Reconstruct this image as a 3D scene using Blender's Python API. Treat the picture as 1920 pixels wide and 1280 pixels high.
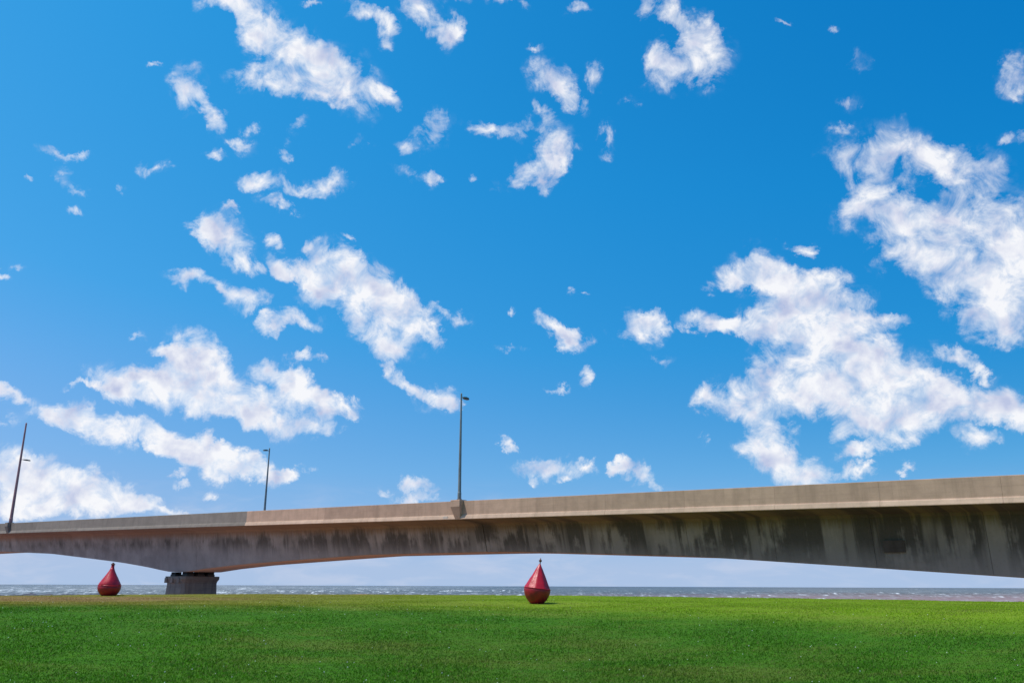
import bpy, bmesh, math, random
import numpy as np
from mathutils import Vector, Matrix, noise as mnoise

R = math.radians
for o in list(bpy.data.objects):
    bpy.data.objects.remove(o)
SC = bpy.context.scene
COL = SC.collection
rng = random.Random(7)

# ------------------------------------------------------------------ camera
EYE = 0.9
cam_data = bpy.data.cameras.new('camera')
cam = bpy.data.objects.new('camera', cam_data)
COL.objects.link(cam)
cam_data.sensor_width = 36.0
cam_data.lens = 1615.0 / 1920.0 * 36.0
cam_data.clip_start = 0.1
cam_data.clip_end = 100000.0
cam.matrix_world = (Matrix.Translation((0, 0, EYE)) @ Matrix.Rotation(R(90 + 15.84), 4, 'X')
                    @ Matrix.Rotation(R(0.21), 4, 'Z'))
SC.camera = cam

# ------------------------------------------------------------------ sun, exposure
SUN_EL, SUN_AZ = R(62), R(-99)          # azimuth measured from +Y towards +X
sun_dir = Vector((math.sin(SUN_AZ) * math.cos(SUN_EL), math.cos(SUN_AZ) * math.cos(SUN_EL), math.sin(SUN_EL)))
sl = bpy.data.lights.new('sun', 'SUN')
sl.energy = 4.0
sl.angle = R(0.53)
sl.color = (1.0, 0.95, 0.87)
so = bpy.data.objects.new('sun', sl)
so.rotation_euler = sun_dir.to_track_quat('Z', 'Y').to_euler()
COL.objects.link(so)

SC.view_settings.view_transform = 'Standard'
SC.view_settings.look = 'None'
SC.view_settings.gamma = 1.0
SC.view_settings.exposure = 0.0
SC.view_settings.use_curve_mapping = False
SC.render.engine = 'CYCLES'
SC.cycles.max_bounces = 6
SC.cycles.diffuse_bounces = 3
SC.cycles.glossy_bounces = 2
SC.cycles.use_adaptive_sampling = True
SC.cycles.adaptive_threshold = 0.012


# ------------------------------------------------------------------ node helpers
class NT:
    def __init__(self, tree):
        self.t = tree
        tree.nodes.clear()

    def n(self, kind, ins=None, **props):
        nd = self.t.nodes.new('ShaderNode' + kind)
        for k, v in props.items():
            setattr(nd, k, v)
        for k, v in (ins or {}).items():
            self.set(nd.inputs[k], v)
        return nd

    def set(self, sock, v):
        if isinstance(v, bpy.types.NodeSocket):
            self.t.links.new(v, sock)
        elif isinstance(v, bpy.types.Node):
            self.t.links.new(v.outputs[0], sock)
        else:
            sock.default_value = v

    def math(self, op, a, b=0.0, c=0.0, clamp=False):
        nd = self.t.nodes.new('ShaderNodeMath')
        nd.operation = op
        nd.use_clamp = clamp
        self.set(nd.inputs[0], a)
        self.set(nd.inputs[1], b)
        self.set(nd.inputs[2], c)
        return nd.outputs[0]

    def vmath(self, op, a, b=(0, 0, 0), s=None):
        nd = self.t.nodes.new('ShaderNodeVectorMath')
        nd.operation = op
        self.set(nd.inputs[0], a)
        self.set(nd.inputs[1], b)
        if s is not None:
            self.set(nd.inputs['Scale'], s)
        return nd.outputs['Value'] if op in ('LENGTH', 'DOT_PRODUCT', 'DISTANCE') else nd.outputs[0]

    def sep(self, v):
        nd = self.n('SeparateXYZ', {0: v})
        return nd.outputs

    def comb(self, x, y, z):
        return self.n('CombineXYZ', {0: x, 1: y, 2: z}).outputs[0]

    def noise(self, vec, scale, detail=4.0, rough=0.55, dist=0.0, lac=2.0):
        nd = self.n('TexNoise', {'Scale': scale, 'Detail': detail, 'Roughness': rough, 'Distortion': dist,
                                 'Lacunarity': lac})
        if vec is not None:
            self.set(nd.inputs['Vector'], vec)
        return nd

    def step(self, v, lo, hi, smooth=True, to0=0.0, to1=1.0):
        nd = self.n('MapRange', {0: v, 1: lo, 2: hi, 3: to0, 4: to1})
        nd.interpolation_type = 'SMOOTHSTEP' if smooth else 'LINEAR'
        return nd.outputs[0]

    def mix(self, f, a, b, mode='MIX'):
        nd = self.t.nodes.new('ShaderNodeMix')
        nd.data_type = 'RGBA'
        nd.blend_type = mode
        nd.clamp_factor = True
        self.set(nd.inputs[0], f)
        for i, v in ((6, a), (7, b)):
            if isinstance(v, tuple) and len(v) == 3:
                v = (*v, 1.0)
            self.set(nd.inputs[i], v)
        return nd.outputs[2]

    def ramp(self, f, stops):
        nd = self.n('ValToRGB', {0: f})
        cr = nd.color_ramp
        while len(cr.elements) < len(stops):
            cr.elements.new(0.5)
        for e, (p, c) in zip(cr.elements, stops):
            e.position = p
            e.color = c if isinstance(c, tuple) and len(c) == 4 else ((*c, 1) if isinstance(c, tuple) else (c, c, c, 1))
        return nd.outputs[0]


def material(name):
    m = bpy.data.materials.new(name)
    m.use_nodes = True
    t = NT(m.node_tree)
    b = t.n('BsdfPrincipled')
    out = t.n('OutputMaterial', {0: b.outputs[0]})
    return m, t, b


# ------------------------------------------------------------------ world: sky and its clouds, all by direction
# azimuth, elevation, two radii (degrees), tilt, weight of each puff in the part of the sky the place looks at
CLOUDS = [
    (-21.25,35.23,1.99,0.8,-2,1), (-18.74,34.54,2.35,1.32,-32,1), (-16.12,33.06,3.87,1.39,-15,1.05), (-12.19,32.09,2.59,1.58,-21,1), (-18.37,31.32,1.83,0.77,0,0.9), (-14.61,31.12,3.04,0.65,-1,0.7),
    (-9.6,31.35,1.15,0.47,-13,0.78), (-23.07,30.05,1.19,1.24,10,1), (-21.63,28.94,0.63,1.34,36,0.9), (-19.22,27.39,1.06,0.36,-6,0.68), (-18.78,28.36,0.58,0.45,8,0.78), (-20.7,26.38,0.7,0.32,9,0.73),
    (-11.11,36.05,2.01,0.52,-12,0.8), (-9.76,35.17,0.8,0.95,12,0.8), (-7.3,36.6,2.34,0.83,-25,0.95), (-4.91,35.32,0.9,0.95,2,0.95), (-15.28,36.18,0.78,0.24,7,0.78), (-4.24,37.22,1.24,0.31,2,0.78),
    (-0.72,37.3,1.45,0.43,0,0.73), (4.78,36.82,0.82,0.43,-2,0.68), (2.75,32.7,1.59,1.06,-31,0.9), (4.13,31.36,1.41,0.67,-19,0.85), (6.05,32.91,0.8,0.84,-3,0.85), (1.93,30.58,1.1,0.51,-18,0.8),
    (-5.79,29.61,1.26,1.0,2,0.85), (-7.49,28.31,0.76,0.48,-14,0.75), (-1.84,29.67,1.66,0.44,-4,0.85), (2.9,28.55,1.68,1.1,39,1), (0.93,27.05,1.7,0.76,13,0.9), (2.49,26.86,1.11,0.8,35,0.9),
    (0.54,29.75,1.19,0.6,0,0.7), (7.02,28.85,0.62,0.81,-3,0.78), (1.75,34.64,0.82,0.25,-1,0.63), (-6.84,26.52,1.46,0.41,-6,0.68), (-5.68,26.51,0.38,0.69,16,0.73), (-11.34,28.23,0.46,0.47,5,0.68),
    (12.12,36.01,2.79,0.82,-20,1), (13.61,34.86,1.53,0.76,-23,0.8), (13.09,33.1,2.96,1.48,2,1.1), (10.98,33.71,0.94,0.83,-5,0.85), (8.68,31.21,0.63,0.46,-4,0.58), (24.88,31.55,0.61,0.45,-12,0.68),
    (23.89,29.25,0.66,0.51,8,0.65), (23.13,27.86,1.02,0.35,-15,0.75), (20.06,34.43,0.44,0.18,-10,0.53), (23.22,33.56,0.49,0.21,-11,0.53), (33.67,28.59,0.83,1.01,-35,0.75), (33.77,27.47,0.46,0.46,-15,0.78),
    (33.1,25.24,0.68,0.41,-14,0.68), (23.63,25.79,1.81,1.34,-10,0.73), (26.59,25.74,2.24,1.39,-30,0.86), (28.89,24.18,1.87,1.2,-46,0.77), (31.0,24.05,1.79,1.06,-38,0.73), (23.85,23.49,1.46,1.16,-9,0.78),
    (25.88,22.83,1.9,1.26,-30,0.65), (26.91,21.05,2.47,1.57,-35,0.82), (29.3,20.64,2.03,1.87,-11,0.86), (24.9,20.07,1.59,1.08,-39,0.69), (27.21,18.59,1.82,1.07,-35,0.77), (31.95,20.75,1.39,1.83,-12,0.9),
    (30.38,17.93,2.23,1.86,-10,0.95), (31.99,17.34,1.62,2.44,-10,0.9), (29.75,15.51,1.4,1.25,-8,0.86), (31.28,14.36,1.35,0.98,-8,0.86), (22.89,22.33,0.66,0.98,-8,0.57), (17.2,19.83,1.72,1.15,-25,1),
    (18.81,18.48,2.99,1.21,-21,1.1), (20.95,18.09,1.7,1.13,-17,0.9), (15.25,19.42,1.05,0.62,-5,0.7), (13.3,16.76,1.54,0.62,-12,1), (15.18,16.06,1.24,0.62,-14,0.95), (19.26,16.07,3.1,1.21,0,1.15),
    (17.28,16.58,1.68,1.02,-5,0.9), (23.78,15.85,1.73,0.49,-12,0.8), (20.06,20.97,0.84,0.47,-7,0.58), (23.61,17.13,0.75,0.59,-7,0.63), (20.96,13.24,3.73,2.06,-13,1.15), (23.43,12.7,3.3,2.03,-16,1.15),
    (25.09,11.09,3.18,1.45,-21,1.1), (23.12,9.79,2.38,1.11,-20,1.05), (28.27,10.81,2.74,1.07,-17,1.05), (30.39,9.98,1.59,0.92,-15,1), (28.3,13.24,1.26,0.56,-34,0.9), (29.45,12.25,0.62,0.37,-40,0.7),
    (18.86,11.55,2.24,1.14,-4,1.05), (15.05,11.77,1.68,1.16,-3,1.05), (12.76,11.77,0.89,0.69,-2,1), (17.01,13.19,1.0,1.02,-4,0.7), (16.75,9.82,1.3,1.15,-23,0.95), (16.29,8.16,1.29,1.01,-23,0.85),
    (18.14,6.92,2.24,1.13,-18,1.1), (21.04,9.1,0.81,0.59,-3,0.9), (22.16,7.89,1.4,0.45,1,0.95), (21.95,6.74,1.03,0.42,3,0.95), (24.47,6.75,0.53,0.32,-3,0.9), (28.24,8.4,1.21,0.56,-10,0.78),
    (24.48,8.41,0.88,0.38,-4,0.68), (3.14,16.61,1.39,0.54,-28,0.95), (4.23,15.81,1.02,0.64,-16,0.95), (8.64,16.68,1.95,1.05,-2,1), (9.74,17.06,1.0,0.7,27,0.8), (10.34,14.51,0.99,0.42,-2,0.68),
    (3.1,12.82,0.72,0.28,-22,0.78), (4.92,13.33,0.43,0.63,-1,0.68), (13.62,18.92,0.5,0.41,-4,0.58), (2.68,7.32,2.04,0.76,0,1.1), (5.05,7.72,0.83,0.35,-28,0.9), (1.8,6.42,0.53,0.28,0,0.8),
    (8.44,6.79,1.43,0.69,-26,1.05), (7.25,7.35,0.56,0.41,-1,0.78), (3.62,6.56,0.35,0.21,0,0.68), (-0.51,8.95,0.71,0.35,-41,0.8), (-6.27,6.22,1.05,0.51,-7,1), (-6.42,5.33,1.59,0.27,5,0.8),
    (-8.33,5.64,0.48,0.34,1,0.68), (-3.53,17.22,0.96,0.57,1,0.68), (-5.21,17.88,0.73,0.29,-37,0.53), (-19.46,21.32,1.75,1.15,-38,1), (-20.55,22.01,0.95,0.73,7,0.8), (-17.96,20.14,1.03,0.48,-24,0.8),
    (-16.53,21.75,0.91,0.41,-15,0.8), (-21.45,18.56,1.32,0.56,-5,0.9), (-18.15,17.74,1.3,0.81,0,1), (-19.63,18.0,0.67,0.34,-24,0.7), (-16.57,16.15,0.96,0.48,5,1), (-14.37,16.77,1.76,0.59,-1,0.85),
    (-14.95,19.82,1.61,0.69,-25,1), (-11.94,20.34,2.28,1.2,-35,1.1), (-12.56,18.74,2.49,1.19,-26,1), (-9.66,18.75,2.88,1.56,-34,1.15), (-7.22,17.28,2.31,1.36,-37,1.1), (-5.34,16.11,1.08,0.5,-37,0.95),
    (-9.89,16.28,1.58,0.77,-27,0.8), (-8.22,15.13,1.59,0.84,-8,0.85), (-14.18,21.37,0.63,0.42,-39,0.68), (-8.7,13.88,0.64,0.35,-17,0.78), (-6.86,12.71,1.72,0.53,-23,0.9), (-4.68,11.96,1.44,0.88,-14,1),
    (-3.95,11.62,0.86,0.49,1,0.8), (-14.02,14.37,0.76,0.31,4,0.68), (-12.8,14.45,0.42,0.28,-36,0.58), (-17.92,25.19,1.29,0.59,14,0.95), (-15.19,24.91,1.6,0.47,-3,0.85), (-12.97,25.67,1.64,0.68,18,0.95),
    (-16.18,23.79,1.42,0.41,-11,0.78), (-19.46,23.06,0.55,0.27,-12,0.78), (-29.98,24.76,1.27,0.34,4,0.95), (-29.57,23.69,0.61,0.37,12,0.75), (-28.72,22.93,0.84,0.35,-15,0.7), (-26.4,23.37,0.51,0.35,10,0.73),
    (-24.43,24.92,0.83,0.47,21,1), (-28.62,21.43,0.54,0.28,-19,0.75), (-32.16,17.34,0.5,0.27,-17,0.7), (-31.28,18.03,0.51,0.25,10,0.53), (-31.63,22.93,0.29,0.15,13,0.48), (-25.84,30.89,0.61,0.18,12,0.53),
    (-20.81,13.44,1.76,1.45,-11,1.2), (-22.29,13.8,1.28,0.46,-10,0.9), (-24.56,11.94,1.91,0.97,0,1.1), (-22.35,11.48,2.86,1.11,-1,1.15), (-18.86,11.76,3.0,1.51,-22,1.2), (-16.79,10.71,2.71,1.13,-22,1.1),
    (-15.64,13.17,1.71,0.68,-8,0.95), (-14.54,13.07,0.76,0.75,-17,0.9), (-13.83,11.73,2.08,0.89,-17,1.05), (-11.74,11.49,1.61,0.52,-22,0.95), (-13.02,9.88,1.37,0.61,-3,0.95), (-19.36,10.22,1.63,0.66,-7,0.9),
    (-26.61,11.54,0.94,0.25,6,0.78), (-27.77,9.4,1.57,0.68,-11,1.05), (-24.8,8.92,3.05,0.82,-5,1.15), (-21.4,8.44,2.55,0.9,-12,1.15), (-19.11,7.58,2.6,0.91,-13,1.15), (-16.8,7.02,2.31,0.73,-6,1.1),
    (-14.65,6.83,1.2,0.33,-3,0.9), (-26.7,9.97,0.58,0.57,5,0.8), (-30.45,10.6,1.5,0.49,-5,1.05), (-30.63,9.05,0.86,0.43,5,0.7), (-30.06,6.0,1.18,1.26,4,1.15), (-28.11,5.66,1.73,1.17,-18,1.15),
    (-26.4,5.44,1.75,1.09,-8,1.1), (-24.65,5.22,1.81,0.92,-13,1.1), (-22.52,4.68,1.85,0.62,-13,1.05), (-27.61,4.01,3.37,0.55,6,0.9), (-20.67,4.42,0.94,0.25,-14,0.8), (-29.54,4.23,1.34,0.72,3,0.9),
    (4.29,19.17,0.3,0.25,-1,0.58), (23.33,11.73,0.43,0.26,-5,0.58), (13.02,9.29,0.34,0.27,-2,0.53), (-11.9,22.59,0.37,0.21,4,0.58), (-15.56,29.12,0.56,0.7,-30,0.58), (-16.47,27.03,0.36,0.88,-11,0.53),
    (5.22,19.15,0.3,0.21,-1,0.48), (-0.01,18.14,0.37,0.28,0,0.48), (-10.59,28.46,0.43,0.36,-32,0.58), (-3.16,26.66,0.39,0.27,1,0.48), (29.57,12.08,0.83,0.37,-29,0.58), (19.73,21.08,0.88,0.4,-17,0.58),
    (0.0,15.31,0.88,0.21,-5,0.48), (-24.24,14.42,0.62,0.2,6,0.48), (-18.62,5.72,0.51,0.33,2,0.9), (-20.68,6.03,0.56,0.26,2,0.63), (-21.06,6.66,0.62,0.23,3,0.58),
]


world = bpy.data.worlds.new('World')
SC.world = world
world.use_nodes = True
W = NT(world.node_tree)
sky = W.n('TexSky', sky_type='NISHITA', sun_disc=False, sun_elevation=SUN_EL, sun_rotation=SUN_AZ,
          altitude=0.0, air_density=1.0, dust_density=0.2, ozone_density=3.0)
dirv = W.n('TexCoord').outputs['Generated']
# sky colour: the clear, deep maritime blue over a pale horizon, keyed on the sky model's own brightness
sr = W.math('MULTIPLY', W.sep(sky.outputs[0])[0], 0.1)
skyc = W.ramp(sr, [(0.085, (0.006, 0.225, 0.59)), (0.12, (0.014, 0.285, 0.68)), (0.18, (0.035, 0.340, 0.74)),
                   (0.32, (0.140, 0.435, 0.79)), (0.45, (0.26, 0.49, 0.79)), (0.63, (0.41, 0.545, 0.775))])
# direction to azimuth / elevation in degrees, pushed about by turbulence so that puffs tear and curl
sx, sy, sz = W.sep(dirv)
az = W.math('MULTIPLY', W.math('ARCTAN2', sx, sy), 57.2958)
el = W.math('MULTIPLY', W.math('ARCSINE', sz), 57.2958)
# bluer away from the sun, paler towards it; level at the horizon
sunside = W.step(W.math('COSINE', W.math('MULTIPLY', W.math('SUBTRACT', az, math.degrees(SUN_AZ)), 0.0174533)), -0.85, 0.55, smooth=False)
tint = W.mix(sunside, (0.25, 0.76, 0.87), (2.1, 1.15, 1.12))
skyc = W.mix(W.step(el, 0.0, 14.0), skyc, W.mix(1.0, skyc, tint, 'MULTIPLY'))
w1 = W.noise(dirv, 22.0, 9.0, 0.66, 0.3)
warp = W.vmath('MULTIPLY', W.vmath('SUBTRACT', w1.outputs['Color'], (0.5, 0.5, 0.5)), (4.0, 3.2, 0.0))
uv = W.vmath('ADD', W.comb(az, el, 0.0), warp)
acc = 0.0
for (a, e, r1, r2, tilt, wgt) in CLOUDS:
    mp = W.n('Mapping', {'Vector': uv, 'Location': (a, e, 0), 'Rotation': (0, 0, R(tilt)),
                         'Scale': (r1 * 1.44, r2 * 1.44, 1)}, vector_type='TEXTURE')
    gr = W.n('TexGradient', {0: mp}, gradient_type='SPHERICAL')
    acc = W.math('MULTIPLY_ADD', gr.outputs['Fac'], wgt, acc)
# the same kind of sky goes on all round, outside the stretch whose clouds are listed above
wide = W.noise(dirv, 5.0, 6.0, 0.6)
outside = W.math('MAXIMUM', W.step(W.math('ABSOLUTE', az), 35.0, 42.0), W.step(el, 39.0, 45.0))
low = W.step(el, -1.0, 4.0)
acc2 = W.math('MULTIPLY', W.step(wide.outputs[0], 0.54, 0.80), W.math('MULTIPLY', outside, low))
acc = W.math('ADD', W.math('MINIMUM', acc, 0.92), W.math('MULTIPLY', acc2, 1.2))
# erosion
e1 = W.noise(dirv, 32.0, 9.0, 0.63, 0.45)
soft = W.noise(dirv, 26.0, 3.0, 0.5, 0.3)
lit = W.noise(W.vmath('ADD', dirv, (-0.013, 0.0, 0.015)), 26.0, 3.0, 0.5, 0.3)
dens = W.math('MULTIPLY_ADD', W.math('SUBTRACT', e1.outputs[0], 0.5), 2.7, W.math('MULTIPLY_ADD', W.step(el, 16.0, 30.0), -0.13, W.math('MULTIPLY', acc, 1.05)))
has = W.step(acc, 0.0, 0.30)
alpha = W.math('MULTIPLY', W.step(dens, 0.10, 1.05, smooth=False), has)
alpha = W.math('POWER', alpha, 1.15)
veil = W.math('MULTIPLY', W.step(acc, 0.0, 0.5), W.step(W.math('ADD', e1.outputs[0], w1.outputs[0]), 0.92, 1.30))
alpha = W.math('MAXIMUM', W.math('MULTIPLY', alpha, 0.97), W.math('MULTIPLY', veil, 0.42))
# the side away from the sun and the thick hearts are greyer
relief = W.math('MULTIPLY', W.math('SUBTRACT', lit.outputs[0], soft.outputs[0]), 3.0)
heart = W.math('MULTIPLY', W.step(dens, 0.55, 1.2), W.step(w1.outputs[0], 0.36, 0.62))
shade = W.math('ADD', W.math('MULTIPLY', heart, 0.50), relief, clamp=True)
cloudc = W.mix(shade, (0.95, 0.955, 0.985), (0.52, 0.575, 0.78))
# thin bands of cirrus low over the sea
cir = W.noise(W.comb(W.math('MULTIPLY', az, 0.22), W.math('MULTIPLY', el, 0.9), 4.0), 1.0, 5.0, 0.6, 0.5).outputs[0]
cir = W.math('MULTIPLY', W.step(cir, 0.42, 0.72), W.step(el, 3.0, 7.0, to0=0.45, to1=0.0))
skyc = W.mix(cir, skyc, (0.60, 0.66, 0.82))
skyf = W.mix(alpha, skyc, cloudc)
bg = W.n('Background', {0: W.vmath('SCALE', skyf, s=10.0), 1: 0.1})
world.cycles.sampling_method = 'MANUAL'
world.cycles.sample_map_resolution = 256
W.n('OutputWorld', {0: bg.outputs[0]})


# ------------------------------------------------------------------ object helpers
def obj(name, mesh, mat=None, parent=None, smooth=False):
    if isinstance(mesh, bmesh.types.BMesh):
        bmesh.ops.recalc_face_normals(mesh, faces=mesh.faces)
        me = bpy.data.meshes.new(name)
        mesh.to_mesh(me)
        mesh.free()
        mesh = me
    if mat is not None and not mesh.materials:
        mesh.materials.append(mat)
    if smooth:
        mesh.polygons.foreach_set('use_smooth', [True] * len(mesh.polygons))
    o = bpy.data.objects.new(name, mesh)
    COL.objects.link(o)
    o.parent = parent
    return o


def empty(name, loc=(0, 0, 0), rot=(0, 0, 0), parent=None):
    o = bpy.data.objects.new(name, None)
    o.location = loc
    o.rotation_euler = rot
    o.empty_display_size = 0.2
    COL.objects.link(o)
    o.parent = parent
    return o


def tag(o, label=None, cat=None, group=None, kind=None):
    for k, v in (('label', label), ('category', cat), ('group', group), ('kind', kind)):
        if v:
            o[k] = v
    return o


def mesh_np(name, verts, faces_quads=None, faces_tris=None):
    me = bpy.data.meshes.new(name)
    me.vertices.add(len(verts))
    me.vertices.foreach_set('co', np.asarray(verts, np.float32).ravel())
    loops, starts, k = [], [], 0
    if faces_quads is not None:
        f = np.asarray(faces_quads, np.int32)
        loops.append(f.ravel())
        starts.append(np.arange(len(f)) * 4)
        k = len(f) * 4
    if faces_tris is not None:
        f = np.asarray(faces_tris, np.int32)
        loops.append(f.ravel())
        starts.append(k + np.arange(len(f)) * 3)
    loops = np.concatenate(loops)
    starts = np.concatenate(starts).astype(np.int32)
    me.loops.add(len(loops))
    me.loops.foreach_set('vertex_index', loops)
    me.polygons.add(len(starts))
    me.polygons.foreach_set('loop_start', starts)
    me.update(calc_edges=True)
    me.validate()
    return me


def grid_quads(nr, nc, wrap=False):
    i = np.arange(nr - 1)[:, None]
    j = np.arange(nc if wrap else nc - 1)[None, :]
    j2 = (j + 1) % nc
    q = np.stack([i * nc + j, i * nc + j2, (i + 1) * nc + j2, (i + 1) * nc + j], -1)
    return q.reshape(-1, 4)


def bm_box(bm, c, d, rotz=0.0, taper=1.0):
    """box of size d centred at c; taper scales the top"""
    m = Matrix.Rotation(rotz, 3, 'Z')
    vs = []
    for z in (-1, 1):
        k = taper if z > 0 else 1.0
        for x, y in ((-1, -1), (1, -1), (1, 1), (-1, 1)):
            v = m @ Vector((x * d[0] / 2 * k, y * d[1] / 2 * k, 0))
            vs.append(bm.verts.new((c[0] + v.x, c[1] + v.y, c[2] + z * d[2] / 2)))
    for f in ((3, 2, 1, 0), (4, 5, 6, 7), (0, 1, 5, 4), (1, 2, 6, 5), (2, 3, 7, 6), (3, 0, 4, 7)):
        bm.faces.new([vs[i] for i in f])
    return vs


def bm_tube(bm, p0, p1, r0, r1, seg=12, cap=True):
    p0, p1 = Vector(p0), Vector(p1)
    ax = (p1 - p0).normalized()
    u = ax.orthogonal().normalized()
    v = ax.cross(u)
    rings = []
    for p, r in ((p0, r0), (p1, r1)):
        rings.append([bm.verts.new(p + (u * math.cos(2 * math.pi * i / seg) + v * math.sin(2 * math.pi * i / seg)) * r)
                      for i in range(seg)])
    for i in range(seg):
        j = (i + 1) % seg
        bm.faces.new((rings[0][i], rings[0][j], rings[1][j], rings[1][i]))
    if cap:
        bm.faces.new(rings[0][::-1])
        bm.faces.new(rings[1])


def bm_lathe(bm, prof, seg=32, cap_bottom=True, cap_top=True):
    rings = []
    for r, z in prof:
        rings.append([bm.verts.new((r * math.cos(2 * math.pi * i / seg), r * math.sin(2 * math.pi * i / seg), z))
                      for i in range(seg)])
    for a, b in zip(rings, rings[1:]):
        for i in range(seg):
            j = (i + 1) % seg
            bm.faces.new((a[i], a[j], b[j], b[i]))
    if cap_bottom:
        bm.faces.new(rings[0][::-1])
    if cap_top:
        bm.faces.new(rings[-1])


def bm_loft(bm, secs):
    """closed solid through sections, each a list of 3D points in the same order"""
    rings = [[bm.verts.new(p) for p in s] for s in secs]
    n = len(rings[0])
    for a, b in zip(rings, rings[1:]):
        for i in range(n):
            j = (i + 1) % n
            bm.faces.new((a[i], a[j], b[j], b[i]))
    bm.faces.new(rings[0][::-1])
    bm.faces.new(rings[-1])


def bevel(o, w, seg=2, ang=30):
    m = o.modifiers.new('bevel', 'BEVEL')
    m.width = w
    m.segments = seg
    m.limit_method = 'ANGLE'
    m.angle_limit = R(ang)
    return o


# ------------------------------------------------------------------ materials
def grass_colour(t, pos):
    """colour of the sward by place: deep green nearby, dry olive bands, a paler seaward strip"""
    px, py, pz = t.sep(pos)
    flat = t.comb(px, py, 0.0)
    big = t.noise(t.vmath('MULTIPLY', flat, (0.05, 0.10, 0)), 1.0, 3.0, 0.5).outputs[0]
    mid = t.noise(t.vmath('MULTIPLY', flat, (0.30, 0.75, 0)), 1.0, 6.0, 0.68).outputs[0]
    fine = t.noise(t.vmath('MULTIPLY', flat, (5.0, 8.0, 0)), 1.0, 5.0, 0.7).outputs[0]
    c = t.mix(t.step(t.math('MULTIPLY_ADD', t.math('SUBTRACT', mid, 0.5), 0.35, fine), 0.32, 0.68), NEAR_GREEN_DARK, NEAR_GREEN)
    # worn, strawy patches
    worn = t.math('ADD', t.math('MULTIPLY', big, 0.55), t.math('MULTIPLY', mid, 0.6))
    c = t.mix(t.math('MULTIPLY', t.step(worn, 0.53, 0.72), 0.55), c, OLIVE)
    # lighter, yellower strip towards the shore: it begins farther out on the left
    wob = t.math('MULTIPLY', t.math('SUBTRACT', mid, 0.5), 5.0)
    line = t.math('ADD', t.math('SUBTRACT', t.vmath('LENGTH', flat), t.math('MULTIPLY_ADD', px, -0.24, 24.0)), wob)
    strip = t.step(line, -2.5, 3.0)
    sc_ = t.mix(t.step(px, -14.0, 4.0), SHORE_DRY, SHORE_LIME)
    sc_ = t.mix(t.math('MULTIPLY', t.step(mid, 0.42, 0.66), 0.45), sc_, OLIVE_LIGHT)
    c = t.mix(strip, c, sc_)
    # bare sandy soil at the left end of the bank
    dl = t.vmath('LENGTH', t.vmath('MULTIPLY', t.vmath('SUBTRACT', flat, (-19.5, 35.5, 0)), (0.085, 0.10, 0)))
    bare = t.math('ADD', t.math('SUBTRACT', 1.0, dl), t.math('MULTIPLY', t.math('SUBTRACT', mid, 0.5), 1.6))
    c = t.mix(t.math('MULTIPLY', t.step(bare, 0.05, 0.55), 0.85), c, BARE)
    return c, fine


NEAR_GREEN, NEAR_GREEN_DARK = (0.072, 0.250, 0.004), (0.042, 0.138, 0.003)
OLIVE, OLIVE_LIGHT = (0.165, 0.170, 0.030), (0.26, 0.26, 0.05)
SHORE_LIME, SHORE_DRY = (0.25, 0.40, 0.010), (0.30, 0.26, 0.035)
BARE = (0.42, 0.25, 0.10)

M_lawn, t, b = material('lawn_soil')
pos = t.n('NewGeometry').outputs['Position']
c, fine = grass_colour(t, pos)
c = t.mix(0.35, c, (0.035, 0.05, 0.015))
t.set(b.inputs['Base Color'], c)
b.inputs['Roughness'].default_value = 1.0
b.inputs['Specular IOR Level'].default_value = 0.1
bp = t.n('Bump', {'Strength': 0.6, 'Distance': 0.05, 'Height': fine})
t.set(b.inputs['Normal'], bp)

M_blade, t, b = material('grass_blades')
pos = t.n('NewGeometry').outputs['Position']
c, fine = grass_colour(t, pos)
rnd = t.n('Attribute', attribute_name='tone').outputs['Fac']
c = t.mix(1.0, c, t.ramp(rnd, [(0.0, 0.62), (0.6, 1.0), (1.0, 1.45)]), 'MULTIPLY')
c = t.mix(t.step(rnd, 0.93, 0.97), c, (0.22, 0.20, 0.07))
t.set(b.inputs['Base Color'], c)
b.inputs['Roughness'].default_value = 0.65
b.inputs['Specular IOR Level'].default_value = 0.2
tr = t.n('BsdfTranslucent', {0: c})
ms = t.n('MixShader', {0: 0.42, 1: b.outputs[0], 2: tr.outputs[0]})
t.set([n for n in t.t.nodes if n.type == 'OUTPUT_MATERIAL'][0].inputs[0], ms)

M_flower, t, b = material('clover_white')
b.inputs['Base Color'].default_value = (0.75, 0.75, 0.68, 1)
b.inputs['Roughness'].default_value = 0.8

M_bank, t, b = material('red_bank')
pos = t.n('NewGeometry').outputs['Position']
n1 = t.noise(pos, 0.6, 6.0, 0.65).outputs[0]
t.set(b.inputs['Base Color'], t.ramp(n1, [(0.3, (0.10, 0.055, 0.04)), (0.55, (0.46, 0.25, 0.16)), (0.75, (0.52, 0.33, 0.22))]))
b.inputs['Roughness'].default_value = 0.95
t.set(b.inputs['Normal'], t.n('Bump', {'Strength': 0.8, 'Distance': 0.2, 'Height': n1}))

M_sea, t, b = material('sea_water')
pos = t.n('NewGeometry').outputs['Position']
px, py, pz = t.sep(pos)
rad = t.vmath('LENGTH', pos)
# silt-laden shallows off the right-hand shore, clearer grey water beyond
silt_n = t.noise(t.vmath('MULTIPLY', pos, (0.006, 0.006, 0)), 1.0, 3.0, 0.5).outputs[0]
sd = t.math('ADD', t.math('MULTIPLY_ADD', px, -0.62, py), t.math('MULTIPLY', silt_n, 220.0))
silt = t.step(sd, 200.0, 560.0, to0=1.0, to1=0.0)
deep = t.mix(t.step(rad, 400.0, 3500.0), (0.105, 0.105, 0.095), (0.075, 0.085, 0.092))
wat = t.mix(silt, deep, (0.29, 0.165, 0.145))
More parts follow.
